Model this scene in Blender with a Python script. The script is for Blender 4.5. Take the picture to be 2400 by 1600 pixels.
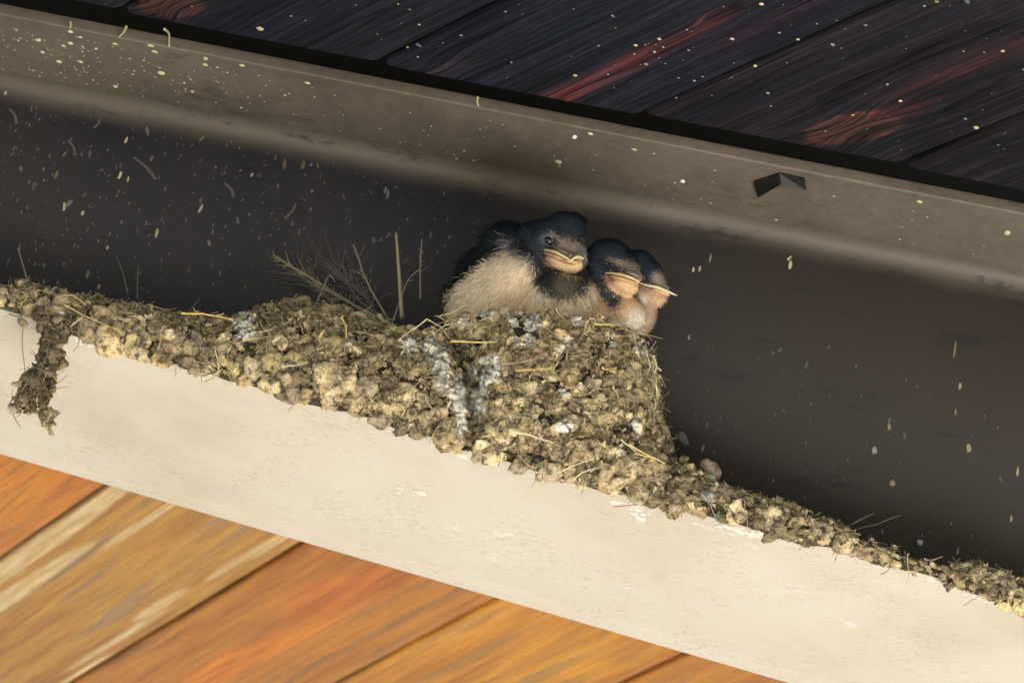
import bpy, bmesh, math, random
import numpy as np
from mathutils import Vector, Matrix

for o in list(bpy.data.objects): bpy.data.objects.remove(o)
SC = bpy.context.scene
COL = SC.collection
random.seed(7)
RNG = np.random.default_rng(11)
S = 0.00135                       # one layout unit in metres (the beam flange is 100 units = 135 mm wide)

# ------------------------------------------------------------------ camera
YAW, PITCH, ROLL = -0.03463, 0.50834, 0.21143
CAM = np.array([0.0, -1023.21, -499.84])
FPX = 8163.3                      # focal length in pixels of a 2400 px wide frame
def _basis():
    f = np.array([math.sin(YAW)*math.cos(PITCH), math.cos(YAW)*math.cos(PITCH), math.sin(PITCH)])
    r = np.array([math.cos(YAW), -math.sin(YAW), 0.0]); u = np.cross(r, f)
    c, s = math.cos(ROLL), math.sin(ROLL)
    return c*r+s*u, -s*r+c*u, f
RR, UU, FF = _basis()
cd = bpy.data.cameras.new('camera'); cam = bpy.data.objects.new('camera', cd); COL.objects.link(cam)
cam.matrix_world = Matrix(((RR[0], UU[0], -FF[0], CAM[0]*S), (RR[1], UU[1], -FF[1], CAM[1]*S), (RR[2], UU[2], -FF[2], CAM[2]*S), (0, 0, 0, 1)))
cd.sensor_width = 36; cd.lens = FPX/2400*36; cd.clip_start = 0.05; cd.clip_end = 500
cd.dof.use_dof = True; cd.dof.focus_distance = 1105*S; cd.dof.aperture_fstop = 24
SC.camera = cam

# ------------------------------------------------------------------ world, sun, exposure
SUN_ELEV, SUN_AZ = 56.0, 62.0      # azimuth measured from +Y (behind the beam) towards +X
w = bpy.data.worlds.new('World'); SC.world = w; w.use_nodes = True
nt = w.node_tree; sky = nt.nodes.new('ShaderNodeTexSky'); sky.sky_type = 'NISHITA'; sky.sun_disc = False
sky.sun_elevation = math.radians(SUN_ELEV); sky.sun_rotation = math.radians(SUN_AZ)
bg = nt.nodes['Background']; bg.inputs['Strength'].default_value = 0.08
nt.links.new(sky.outputs[0], bg.inputs[0])
sl = bpy.data.lights.new('sun', 'SUN'); sl.energy = 5; sl.angle = math.radians(0.5); sl.color = (1, .95, .87)
so = bpy.data.objects.new('sun', sl); COL.objects.link(so)
e, a = math.radians(SUN_ELEV), math.radians(SUN_AZ)
so.rotation_euler = Vector((math.sin(a)*math.cos(e), math.cos(a)*math.cos(e), math.sin(e))).to_track_quat('Z', 'Y').to_euler()
SC.view_settings.view_transform = 'Standard'; SC.view_settings.look = 'None'
SC.view_settings.gamma = 1; SC.view_settings.use_curve_mapping = False
SC.view_settings.exposure = 3.25
SC.cycles.max_bounces = 6; SC.cycles.diffuse_bounces = 4

# ------------------------------------------------------------------ helpers
def at(px, py, y):                # point of the plane Y=y seen at photo pixel (px, py), in layout units
    d = RR*(px-1200) - UU*(py-800) + FF*FPX
    return CAM + d*((y-CAM[1])/d[1])
def atz(px, py, z):
    d = RR*(px-1200) - UU*(py-800) + FF*FPX
    return CAM + d*((z-CAM[2])/d[2])
def tag(o, label=None, cat=None, group=None, kind=None):
    if label: o['label'] = label
    if cat: o['category'] = cat
    if group: o['group'] = group
    if kind: o['kind'] = kind
    return o
def empty(name, loc=(0, 0, 0)):
    o = bpy.data.objects.new(name, None); o.location = tuple(np.array(loc)*S); o.empty_display_size = .02
    COL.objects.link(o); return o
def mesh_obj(name, V, F, mat, parent=None, smooth=True, cols=None, attrs=None):
    """V (n,3) in layout units, F a list of index lists or an (m,k) array; cols per-vertex colour."""
    V = np.asarray(V, float)*S
    me = bpy.data.meshes.new(name)
    if isinstance(F, np.ndarray):
        m, k = F.shape
        me.vertices.add(len(V)); me.vertices.foreach_set('co', V.ravel())
        me.loops.add(m*k); me.loops.foreach_set('vertex_index', F.ravel().astype(np.int32))
        me.polygons.add(m); me.polygons.foreach_set('loop_start', np.arange(0, m*k, k, dtype=np.int32))
        try: me.polygons.foreach_set('loop_total', np.full(m, k, dtype=np.int32))
        except Exception: pass
        me.update(calc_edges=True)
    else:
        me.from_pydata([tuple(v) for v in V], [], F); me.update()
    me.validate()
    if smooth: me.polygons.foreach_set('use_smooth', np.ones(len(me.polygons), dtype=bool))
    if cols is not None:
        at_ = me.color_attributes.new('Col', 'FLOAT_COLOR', 'POINT')
        c = np.ones((len(V), 4)); c[:, :3] = cols; at_.data.foreach_set('color', c.ravel())
    for nme, arr in (attrs or {}).items():
        at_ = me.attributes.new(nme, 'FLOAT_VECTOR', 'POINT'); at_.data.foreach_set('vector', np.asarray(arr, float).ravel())
    if mat: me.materials.append(mat)
    o = bpy.data.objects.new(name, me); COL.objects.link(o)
    if parent: 
        o.parent = parent
        L = parent.location; me.transform(Matrix.Translation((-L.x, -L.y, -L.z)))
    return o
class Acc:                        # collects triangle shapes into one mesh
    def __init__(s): s.V = []; s.F = []; s.C = []; s.n = 0
    def add(s, V, F, c):
        V = np.asarray(V, float); F = np.asarray(F, int)
        if F.shape[1] == 4: F = np.vstack([F[:, [0, 1, 2]], F[:, [0, 2, 3]]])
        s.V.append(V); s.F.append(F+s.n); s.C.append(np.broadcast_to(np.asarray(c, float), (len(V), 3))); s.n += len(V)
    def build(s, name, mat, parent=None, smooth=True):
        return mesh_obj(name, np.vstack(s.V), np.vstack(s.F), mat, parent, smooth, np.vstack(s.C))
def ico(sub):
    bm = bmesh.new(); bmesh.ops.create_icosphere(bm, subdivisions=sub, radius=1)
    bm.verts.ensure_lookup_table()
    V = np.array([v.co[:] for v in bm.verts]); F = np.array([[v.index for v in f.verts] for f in bm.faces]); bm.free(); return V, F
ICO1, ICO2, ICO3 = ico(1), ico(2), ico(3)
def wob(P, freq, seed, octs=3):   # cheap smooth noise, one value per point, about -1..1
    r = np.random.default_rng(seed); out = 0; amp = 1; tot = 0
    for o in range(octs):
        acc = 0
        for k in range(4):
            d = r.normal(size=3); d *= freq/np.linalg.norm(d)
            d2 = r.normal(size=3); d2 *= freq*.7/np.linalg.norm(d2)
            acc = acc + np.sin(P@d + r.uniform(0, 6.3) + 1.3*np.sin(P@d2 + r.uniform(0, 6.3)))
        out = out + amp*acc/2.5; tot += amp; amp *= .55; freq *= 2.03
    return out/tot
def frame(n, twist=0.0):
    n = n/np.linalg.norm(n); a = np.array([0, 0, 1.]) if abs(n[2]) < .9 else np.array([1., 0, 0])
    t = np.cross(a, n); t /= np.linalg.norm(t); b = np.cross(n, t)
    c, s = math.cos(twist), math.sin(twist)
    return c*t+s*b, -s*t+c*b, n
def tube(pts, r0, r1=None, sides=5):
    P = np.array(pts, float); r1 = r0 if r1 is None else r1; n = len(P); V = []; F = []
    for i in range(n):
        d = P[min(i+1, n-1)]-P[max(i-1, 0)]; t, b, _ = frame(d); r = r0+(r1-r0)*i/(n-1)
        for k in range(sides):
            an = 2*math.pi*k/sides; V.append(P[i]+r*(math.cos(an)*t+math.sin(an)*b))
    for i in range(n-1):
        for k in range(sides):
            a0 = i*sides+k; a1 = i*sides+(k+1) % sides; F += [[a0, a1, a1+sides], [a0, a1+sides, a0+sides]]
    for base in (0, (n-1)*sides):
        for k in range(1, sides-1): F.append([base, base+k, base+k+1])
    return np.array(V), np.array(F)
def curve(pts, n=10):             # Catmull-Rom through points
    P = [np.array(p, float) for p in pts]
    if len(P) == 2: return [P[0]+(P[1]-P[0])*i/n for i in range(n+1)]
    Q = [2*P[0]-P[1]]+P+[2*P[-1]-P[-2]]; out = []
    for i in range(len(P)-1):
        a, b, c, d = Q[i:i+4]
        for j in range(n):
            t = j/n; out.append(.5*((2*b)+(c-a)*t+(2*a-5*b+4*c-d)*t*t+(3*b-a-3*c+d)*t**3))
    out.append(P[-1]); return out

# ------------------------------------------------------------------ materials
class N:
    def __init__(s, name, rough=.9, spec=.2):
        s.m = bpy.data.materials.new(name); s.m.use_nodes = True; s.t = s.m.node_tree
        s.b = s.t.nodes['Principled BSDF']; s.b.inputs['Roughness'].default_value = rough
        s.b.inputs['Specular IOR Level'].default_value = spec
    def n(s, kind, **k):
        nd = s.t.nodes.new('ShaderNode'+kind)
        for a_, v in k.items():
            if a_.startswith('_'): setattr(nd, a_[1:], v)
        return nd
    def put(s, nd, key, v):
        if hasattr(v, 'is_output') or isinstance(v, bpy.types.NodeSocket): s.t.links.new(v, nd.inputs[key])
        else: nd.inputs[key].default_value = v
    def attr(s, name, out='Vector'): return s.n('Attribute', _attribute_name=name).outputs[out]
    def obj(s): return s.n('TexCoord').outputs['Object']
    def scale(s, v, sc, loc=(0, 0, 0)):
        m = s.n('Mapping'); s.put(m, 'Vector', v); m.inputs['Scale'].default_value = sc; m.inputs['Location'].default_value = loc; return m.outputs[0]
    def noise(s, v, scale, detail=4, rough=.6, dist=0):
        nd = s.n('TexNoise'); s.put(nd, 'Vector', v); nd.inputs['Scale'].default_value = scale
        nd.inputs['Detail'].default_value = detail; nd.inputs['Roughness'].default_value = rough; nd.inputs['Distortion'].default_value = dist
        return nd.outputs['Fac']
    def voro(s, v, scale, feat='F1'):
        nd = s.n('TexVoronoi', _feature=feat); s.put(nd, 'Vector', v); nd.inputs['Scale'].default_value = scale; return nd.outputs['Distance']
    def ramp(s, f, stops):
        nd = s.n('ValToRGB'); s.put(nd, 'Fac', f); r = nd.color_ramp
        while len(r.elements) < len(stops): r.elements.new(.5)
        for el, (p, c) in zip(r.elements, stops): el.position = p; el.color = (*c, 1) if len(c) == 3 else c
        return nd.outputs[0]
    def fr(s, f, a_, b_):         # float 0..1 ramp between a_ and b_
        if a_ > b_: return s.math('SUBTRACT', 1.0, s.fr(f, b_, a_))
        nd = s.n('MapRange', _interpolation_type='SMOOTHSTEP'); s.put(nd, 'Value', f); nd.inputs['From Min'].default_value = a_; nd.inputs['From Max'].default_value = b_
        return nd.outputs[0]
    def math(s, op, a_, b_=0.0):
        nd = s.n('Math', _operation=op); s.put(nd, 0, a_); s.put(nd, 1, b_); return nd.outputs[0]
    def mix(s, f, a_, b_, mode='MIX'):
        nd = s.n('Mix', _data_type='RGBA', _blend_type=mode)
        s.put(nd, 'Factor', f)
        for k, v in ((6, a_), (7, b_)):
            if isinstance(v, bpy.types.NodeSocket): s.t.links.new(v, nd.inputs[k])
            else: nd.inputs[k].default_value = (*v, 1) if len(v) == 3 else v
        return nd.outputs[2]
    def bump(s, h, strength, dist, prev=None):
        nd = s.n('Bump'); s.put(nd, 'Height', h); nd.inputs['Strength'].default_value = strength; nd.inputs['Distance'].default_value = dist*S
        if prev is not None: s.t.links.new(prev, nd.inputs['Normal'])
        return nd.outputs[0]
    def out(s, col=None, nor=None):
        if col is not None: s.put(s.b, 'Base Color', col if isinstance(col, bpy.types.NodeSocket) else (*col, 1))
        if nor is not None: s.t.links.new(nor, s.b.inputs['Normal'])
        return s.m
U = 1/S

def m_mud():
    n = N('mud', .95, .1); c = n.attr('Col', 'Color'); v = n.obj()
    a1 = n.noise(v, .35*U, 5, .65); a2 = n.noise(v, 1.6*U, 4, .7)
    c = n.mix(1, c, n.ramp(a1, [(.35, (.25, .22, .2)), (.5, (1, 1, 1)), (.72, (1.5, 1.45, 1.25))]), 'MULTIPLY')
    c = n.mix(.7, c, n.ramp(a2, [(.3, (.6, .6, .6)), (.7, (1.25, 1.25, 1.25))]), 'MULTIPLY')
    b = n.bump(n.noise(v, .8*U, 5, .7), 1.0, 1.6)
    b = n.bump(n.voro(v, 1.1*U), .5, .5, b)
    return n.out(c, b)
def m_attr(name, rough=.7, spec=.3, bump=0, bs=2.0):
    n = N(name, rough, spec); c = n.attr('Col', 'Color')
    if bump: return n.out(c, n.bump(n.noise(n.obj(), bs*U, 3), .6, bump))
    return n.out(c)
def m_cream():
    n = N('cream_paint', .6, .35); v = n.obj()
    st = n.scale(v, (.5, 1.3, 1)) 
    c = n.ramp(n.noise(v, .012*U, 4, .6), [(.3, (.42, .365, .3)), (.5, (.49, .445, .375)), (.7, (.51, .48, .425))])
    fl = n.fr(n.noise(n.scale(v, (.45, 1, 1)), .75*U, 4, .75), .5, .68)
    c = n.mix(n.math('MULTIPLY', fl, n.math('MULTIPLY', n.fr(n.noise(v, .03*U, 3), .38, .65), .8)), c, (.36, .285, .2))
    fl2 = n.fr(n.noise(n.scale(v, (.4, 1, 1), (3, 1, 0)), .09*U, 8, .8), .6, .68)
    c = n.mix(n.math('MULTIPLY', fl2, n.fr(n.noise(v, .022*U, 2), .5, .62)), c, (.68, .67, .62))
    tiny = n.fr(n.voro(v, .03*U), .035, .015)
    c = n.mix(tiny, c, (.22, .13, .05))
    sp = n.n('SeparateXYZ'); n.put(sp, 'Vector', v)
    c = n.mix(n.fr(n.math('ADD', sp.outputs['Y'], n.math('MULTIPLY', n.noise(v, .25*U, 3), .3*S)), -49.3*S, -49.55*S), c, (.085, .07, .058))
    b = n.bump(n.noise(v, .8*U, 4, .6), .5, .35); b = n.bump(n.noise(v, .05*U, 3), .4, 1.2, b)
    return n.out(c, b)
def m_brown(name, c0, c1, rough=.55, top=None):
    n = N(name, rough, .35); v = n.obj()
    c = n.ramp(n.noise(n.scale(v, (1, 1, .6)), .012*U, 6, .68), [(.38, c0), (.62, c1)])
    c = n.mix(.6, c, n.ramp(n.noise(v, .35*U, 4, .7), [(.3, (.7, .7, .7)), (.7, (1.2, 1.2, 1.2))]), 'MULTIPLY')
    if top is not None:
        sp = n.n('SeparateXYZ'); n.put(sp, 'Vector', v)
        wv = n.fr(n.math('ADD', sp.outputs['X'], n.math('MULTIPLY', n.math('SUBTRACT', n.noise(v, .02*U, 4), .5), 120*S)), -60*S, 70*S)  # shaded left and better lit right of the web, painted into its colour
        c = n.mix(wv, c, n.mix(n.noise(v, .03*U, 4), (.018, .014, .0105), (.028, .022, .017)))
        hz = n.math('ADD', sp.outputs['Z'], n.math('MULTIPLY', n.noise(v, .03*U, 4), 5*S))
        c = n.mix(n.fr(hz, (top-8)*S, (top+2)*S), c, (.095, .08, .064))
    st = n.fr(n.noise(n.scale(v, (.5, 1, 1.5)), .07*U, 5, .75), .56, .66)
    c = n.mix(n.math('MULTIPLY', st, .55), c, tuple(k*.6 for k in c0))
    dust = n.fr(n.noise(n.scale(v, (1, 1, .35)), .5*U, 4, .7), .63, .75)
    c = n.mix(n.math('MULTIPLY', dust, .14), c, (.25, .24, .22))
    b = n.bump(n.noise(v, .6*U, 4, .6), .3, .3)
    return n.out(c, b)
def m_wood(name, stops, dark, ridge, rough, grit, pale, kn):
    n = N(name, rough, .3); g = n.attr('grain'); tint = n.attr('Col', 'Color')
    f1 = n.noise(n.scale(g, (.006, .12, 7)), 1, 4, .6)
    f2 = n.noise(n.scale(g, (.02, .9, 3)), 1, 3, .6)
    f3 = n.noise(n.scale(g, (.02, 2.4, 3)), 1, 3, .55)
    c = n.ramp(f1, stops)
    c = n.mix(1, c, tint, 'MULTIPLY')
    sp = n.n('SeparateXYZ'); n.put(sp, 'Vector', n.attr('mark'))
    pn = n.noise(n.scale(g, (.018, .22, 9)), 1, 5, .65)
    pm = n.fr(n.math('ADD', n.math('MULTIPLY', sp.outputs['X'], 1.3), n.math('MULTIPLY', n.math('SUBTRACT', pn, .5), 1.6)), .3, .85)
    c = n.mix(pm, c, n.mix(n.fr(n.noise(n.scale(g, (.03, .3, 4)), 1, 3), .35, .65), pale, tuple(k*f for k, f in zip(pale, (.8, .68, .5)))))
    c = n.mix(sp.outputs['Y'], c, kn)
    c = n.mix(ridge, c, n.mix(n.fr(f2, .35, .6), dark, (1, 1, 1)), 'MULTIPLY')
    c = n.mix(ridge*.8, c, n.mix(n.fr(f3, .38, .6), (.35, .37, .42), (1.25, 1.25, 1.25)), 'MULTIPLY')
    c = n.mix(grit, c, n.ramp(n.noise(g, 1.5, 3), [(.3, (.75, .75, .75)), (.7, (1.25, 1.25, 1.25))]), 'MULTIPLY')
    b = n.bump(f2, min(1, ridge), 1.6*ridge); b = n.bump(f3, .5*ridge, .5, b)
    return n.out(c, b)
MUD = m_mud(); STRAW = m_attr('straw', .6, .3, .1); CREAM = m_cream()
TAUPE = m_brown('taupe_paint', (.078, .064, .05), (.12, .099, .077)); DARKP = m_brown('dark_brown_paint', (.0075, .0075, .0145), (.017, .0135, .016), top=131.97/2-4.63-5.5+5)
WHITE = m_attr('dropping', .8, .3, .8, .7); SPECK = m_attr('speck', .8, .2)
PLUME = m_attr('plumage', .75, .25, .5, 1.2); BEAK = m_attr('beak', .45, .4, .3, 1.0)
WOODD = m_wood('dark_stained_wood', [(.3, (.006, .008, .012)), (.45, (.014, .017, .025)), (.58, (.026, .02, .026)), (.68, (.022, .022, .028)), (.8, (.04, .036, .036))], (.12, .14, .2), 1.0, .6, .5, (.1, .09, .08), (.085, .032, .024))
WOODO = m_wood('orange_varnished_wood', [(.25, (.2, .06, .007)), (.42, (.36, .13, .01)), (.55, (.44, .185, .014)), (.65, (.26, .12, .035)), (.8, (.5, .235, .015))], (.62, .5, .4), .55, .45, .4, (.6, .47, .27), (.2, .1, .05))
n_ = N('eye', .08, .6); EYE = n_.out((.004, .004, .006))
n_ = N('roof_felt', .9); FELT = n_.out((.012, .012, .013))
n_ = N('bounce_slab_pale', .9); BOUNCE = n_.out(n_.ramp(n_.noise(n_.obj(), .8, 5), [(.3, (.74, .71, .66)), (.7, (.82, .79, .74))]))
n_ = N('dark_soil', .95); SOIL = n_.out(n_.ramp(n_.noise(n_.obj(), 3, 5), [(.3, (.05, .045, .035)), (.7, (.09, .08, .06))]))

# ------------------------------------------------------------------ setting: ground, roof
g = mesh_obj('ground', np.array([(-60, -60, 0), (60, -60, 0), (60, 60, 0), (-60, 60, 0)])*U + np.array([0, 0, -2.28*U]), [[0, 1, 2, 3]], SOIL, smooth=False)
tag(g, kind='structure')
gz = -2.28
pv = [(x*U, y*U, z*U) for z in (gz+.06, gz-.1) for x, y in ((.2, -2.9), (2.5, -2.9), (2.5, -.6), (.2, -.6))]
g = mesh_obj('bounce_slab', pv, [[0, 1, 2, 3], [0, 4, 5, 1], [1, 5, 6, 2], [2, 6, 7, 3], [3, 7, 4, 0]], BOUNCE, smooth=False); tag(g, kind='structure')  # unseen pale slab, added to bounce sunlight up at beam and nest

H, T, TW = 131.97, 4.63, -0.0943   # beam depth at x=0, flange thickness, slope of the lower flange (tapered girder)
X0, X1 = -900, 700
def prof_mesh(name, prof, zf, mat, parent, closed=True, nx=120, jit=0):
    """sweep a (y,z) profile along the beam; zf(x, y, z) gives the height there"""
    xs = np.linspace(X0, X1, nx); V = []; F = []
    m = len(prof)
    for i, x in enumerate(xs):
        for (y, z) in prof: V.append((x, y, zf(x, z)))
    for i in range(nx-1):
        for k in range(m if closed else m-1):
            a0 = i*m+k; a1 = i*m+(k+1) % m; F.append([a0, a0+m, a1+m, a1])
    F += [list(range(m)), list(range((nx-1)*m, nx*m))[::-1]]
    return mesh_obj(name, V, F, mat, parent)
def rrect(y0, y1, z0, z1, r, n=4, rl=None):
    P = []
    for cy_, cz_, a0 in ((y1-r, z1-r, 0), (y0+r, z1-r, 90), (y0+r, z0+r, 180), (y1-r, z0+r, 270)):
        for i in range(n+1):
            t = math.radians(a0+90*i/n); P.append((cy_+r*math.cos(t), cz_+r*math.sin(t)))
    return P
beam = empty('steel_beam', (0, 0, H/2))
tag(beam, 'tapered steel I-beam running across the frame, dark web and cream painted lower flange', 'beam')
o = prof_mesh('upper_flange', rrect(-50, 50, H-T, H, .7), lambda x, z: z, TAUPE, beam)
o['label'] = 'grey brown upper flange under the dark boards'
# web with a generous rolled fillet under the upper flange
fr_ = 5.5; WF = 10; arc = [(-WF-fr_+fr_*math.cos(t), H-T-.02-fr_+fr_*math.sin(t)) for t in [math.pi/2, math.pi/2-.015]+list(np.linspace(math.pi/2-.15, 0, 10))]
webp = [(-WF, T*.9+0)]+arc[::-1] + [(WF+fr_-fr_*math.cos(t), H-T-.05-fr_+fr_*math.sin(t)) for t in np.linspace(math.pi/2, 0, 10)]+[(WF, T*.9)]
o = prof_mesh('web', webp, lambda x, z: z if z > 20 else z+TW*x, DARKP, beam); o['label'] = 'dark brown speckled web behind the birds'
lf = rrect(-50, 58.1, 0, T, .7)
lf = [(y, z) for y, z in lf if not (y > 56 and z < 2)]
i_ = max(range(len(lf)), key=lambda i: lf[i][0]*1 - lf[i][1]*20 if lf[i][0] > 50 else -1e9)
lf = [(57.6, T-.3), (56.8, T)] + [(-49.3, T), (-49.8, T-.2), (-50, T-.7), (-50, .7), (-49.8, .2), (-49.3, 0)] + [(41, 0), (44.5, .5), (47.5, .25), (50.5, -.3), (53.5, -.35), (56.5, .5), (58, 2.3)]
o = prof_mesh('lower_flange', lf, lambda x, z: z+TW*x, CREAM, beam); o['label'] = 'cream painted lower flange'

# ------------------------------------------------------------------ boarded ceilings
def sm(v, a_, b_): t = np.clip((v-a_)/(b_-a_), 0, 1); return t*t*(3-2*t)
def boards(name, ang, x_first, width, count, z0, ystart, yend, thick, mat, jag, knots, tints, fine, label, gap=1.2, step=1.6, cracks=()):
    """boards laid at an angle; direction d leaves the start line y=ystart towards yend"""
    sgn = 1 if yend > ystart else -1
    d = np.array([-sgn*math.sin(ang), sgn*math.cos(ang)])       # plan direction
    nrm = np.array([math.cos(ang), math.sin(ang)])              # across
    L = abs(yend-ystart)/math.cos(ang); wx = width/math.cos(ang)
    VV = []; FFF = []; GG = []; CC = []; MM = []; base = 0
    for k in range(count):
        xl = x_first+k*wx; y_s = ystart+RNG.uniform(-jag, jag); dz = RNG.uniform(-.5, .8)
        f_ = fine(k); nu = int(L/(step if f_ else 30)); nv = int(width/(step*.5 if f_ else 12)); 
        us = np.linspace(0, L, nu+1)**1.0
        vs = np.concatenate([[0, .5, 1.4], np.linspace(3, width-gap-3, nv), [width-gap-1.4, width-gap-.5, width-gap]])
        zprof = np.where((vs < .01) | (vs > width-gap-.01), 3.5, np.where((vs < .6) | (vs > width-gap-.6), 1.0, np.where((vs < 1.5) | (vs > width-gap-1.5), .25, 0)))
        Ug, Vg = np.meshgrid(us, vs, indexing='ij')
        ox = xl + (y_s-ystart)*0
        # skewed start so that the end is cut parallel to the beam
        X = ox + Vg/math.cos(ang)*1.0 + d[0]*Ug; Y = y_s + d[1]*Ug
        cup = .5*((Vg/width-.5)**2)*4
        Z = z0+dz+zprof[None, :]+cup*.5
        Pt = np.stack([X, Y, Z], -1).reshape(-1, 3)
        gu = Ug + Vg*math.tan(ang)*sgn*-1; gv = Vg.copy()
        MK = np.zeros((*Ug.shape, 3))
        C = np.ones((*Ug.shape, 3))*np.array(tints.get(k, (1, 1, 1)))
        for (kk, ua, va, ub, vb, cw, cdp) in cracks:
            if kk != k: continue
            t_ = (Ug-ua)/(ub-ua); vl = va+(vb-va)*t_+.5*np.sin(Ug*.21)*.4; tp = np.clip(np.minimum(t_, 1-t_)*6, 0, 1)
            q = np.exp(-((Vg-vl)/(cw*(.4+.6*tp)+.01))**2)*tp; Pt.reshape(*Ug.shape, 3)[..., 2] += cdp*q
            C = C*(1-q[..., None]*.8)
        gr = np.stack([gu, gv, np.full_like(gu, k*1.7)], -1)
        for (kk, u0, v0, a_, b_, colr, warp) in knots:
            if kk != k: continue
            q = ((Ug-u0)/a_)**2+((Vg-v0)/b_)**2
            gr[..., 1] += warp*np.sign(Vg-v0)*np.exp(-q*.5)*b_
            if warp > .5:
                rr_ = np.sqrt(q)+.06*np.sin(Ug*.9+Vg*.7); m = (1-sm(rr_, .9, 1.1))[..., None]; MK[..., 1] = np.maximum(MK[..., 1], m[..., 0]*.8)
                m = (np.exp(-((rr_-1)/.12)**2)*.9)[..., None]
            elif colr == 'PALE': MK[..., 0] = np.maximum(MK[..., 0], np.exp(-q**1.5)); continue
            else: m = np.exp(-q**1.5)[..., None]
            C = C*(1-m)+np.array(colr)*m
        Vc = Pt; m_ = len(vs); idx = np.arange((nu+1)*m_).reshape(nu+1, m_)
        Fq = np.stack([idx[:-1, :-1], idx[:-1, 1:], idx[1:, 1:], idx[1:, :-1]], -1).reshape(-1, 4)
        VV.append(Vc); GG.append(gr.reshape(-1, 3)); CC.append(C.reshape(-1, 3)); MM.append(MK.reshape(-1, 3)); FFF.append(Fq+base); base += len(Vc)
        # top, sides, ends
        cor = [Pt[idx[0, 0]], Pt[idx[0, -1]], Pt[idx[-1, -1]], Pt[idx[-1, 0]]]
        top = [c+np.array([0, 0, thick]) for c in cor]
        e0 = [Pt[i] for i in idx[0, :]]; e0t = [p*np.array([1, 1, 0])+np.array([0, 0, z0+thick]) for p in e0]
        ne = len(e0); VV.append(np.array(e0+e0t)); FFF.append(np.array([[j, j+1, ne+j+1, ne+j] for j in range(ne-1)])+base)
        GG.append(np.zeros((2*ne, 3))+k); CC.append(np.ones((2*ne, 3))*.6); MM.append(np.zeros((2*ne, 3))); base += 2*ne
        VV.append(np.array(cor+top)); FFF.append(np.array([[0, 3, 7, 4], [1, 2, 6, 5], [4, 5, 6, 7], [3, 2, 6, 7]])+base)
        GG.append(np.zeros((8, 3))+k); CC.append(np.ones((8, 3))*.6); MM.append(np.zeros((8, 3))); base += 8
    o = mesh_obj(name, np.vstack(VV), np.vstack(FFF), mat, None, True, np.vstack(CC), {'grain': np.vstack(GG), 'mark': np.vstack(MM)})
    for p in []: pass
    return o
# front boards: dark stained, ends just short of the beam
A1 = math.radians(38); W1 = 69.5
knots1 = []
def loc1(px, py):                  # board index and (u, v) on it of a photo pixel, front boards
    p = atz(px, py, H+3); u = (FRONT_Y-p[1])/math.cos(A1); x = p[0]-math.sin(A1)*u; wx = W1/math.cos(A1)
    k = int(math.floor((x-FX)/wx)); return k, u, (x-FX-k*wx)*math.cos(A1)
FRONT_Y = -53.2; FX = -94.5-88.2*4
RED = (8, 2.1, 1.7)
for (px, py, a_, b_, c_, wv) in [(2000, 303, 15, 7.5, (9, 2.8, 1.6), .8), (1330, 215, 16, 4, RED, .3), (1420, 175, 26, 3.2, RED, .2), (1540, 110, 26, 2.8, RED, .15), (1640, 60, 20, 2.6, (4, 1.3, 1.2), .1),
        (2110, 265, 14, 3.5, (3.5, .9, 1.0), 0), (2260, 150, 30, 5, (2.6, .9, .9), 0), (400, 20, 8, 7, (4, 2, 1.5), .6), (1800, 60, 30, 5, (2, .8, 1.2), 0), (1050, 160, 10, 5, (1.6, 1.4, 1.5), .5)]:
    k, u, v = loc1(px, py); knots1.append((k, u, v, a_, b_, c_, wv))
cracks1 = []
for (a_, b_, cw, cdp) in [((1894, 245), (2400, 26), 1.0, 2.5), ((1965, 228), (2400, 48), .7, 2), ((1628, 56), (1728, 10), 1.6, 3), ((1455, 194), (1710, 58), .3, .8), ((2169, 286), (2390, 172), .6, 1.2), ((1660, 250), (1960, 105), .35, .8), ((1890, 262), (2040, 205), .4, 1), ((700, 120), (930, 10), .35, .8), ((980, 150), (1290, 10), .3, .8)]:
    ka, ua, va = loc1(*a_); kb, ub, vb = loc1(*b_); wx_ = W1
    cracks1.append((ka, ua, va, ub, vb+(kb-ka)*W1, cw, cdp)); 
    if kb != ka: cracks1.append((kb, ua, va-(kb-ka)*W1, ub, vb, cw, cdp))
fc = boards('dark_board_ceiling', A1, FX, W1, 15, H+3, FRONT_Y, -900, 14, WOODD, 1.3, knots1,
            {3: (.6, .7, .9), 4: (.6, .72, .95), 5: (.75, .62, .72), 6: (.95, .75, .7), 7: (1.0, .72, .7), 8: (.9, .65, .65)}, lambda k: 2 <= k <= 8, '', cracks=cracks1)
tag(fc, 'dark weathered ceiling boards with reddish knots above the front of the beam', 'ceiling')
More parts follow.
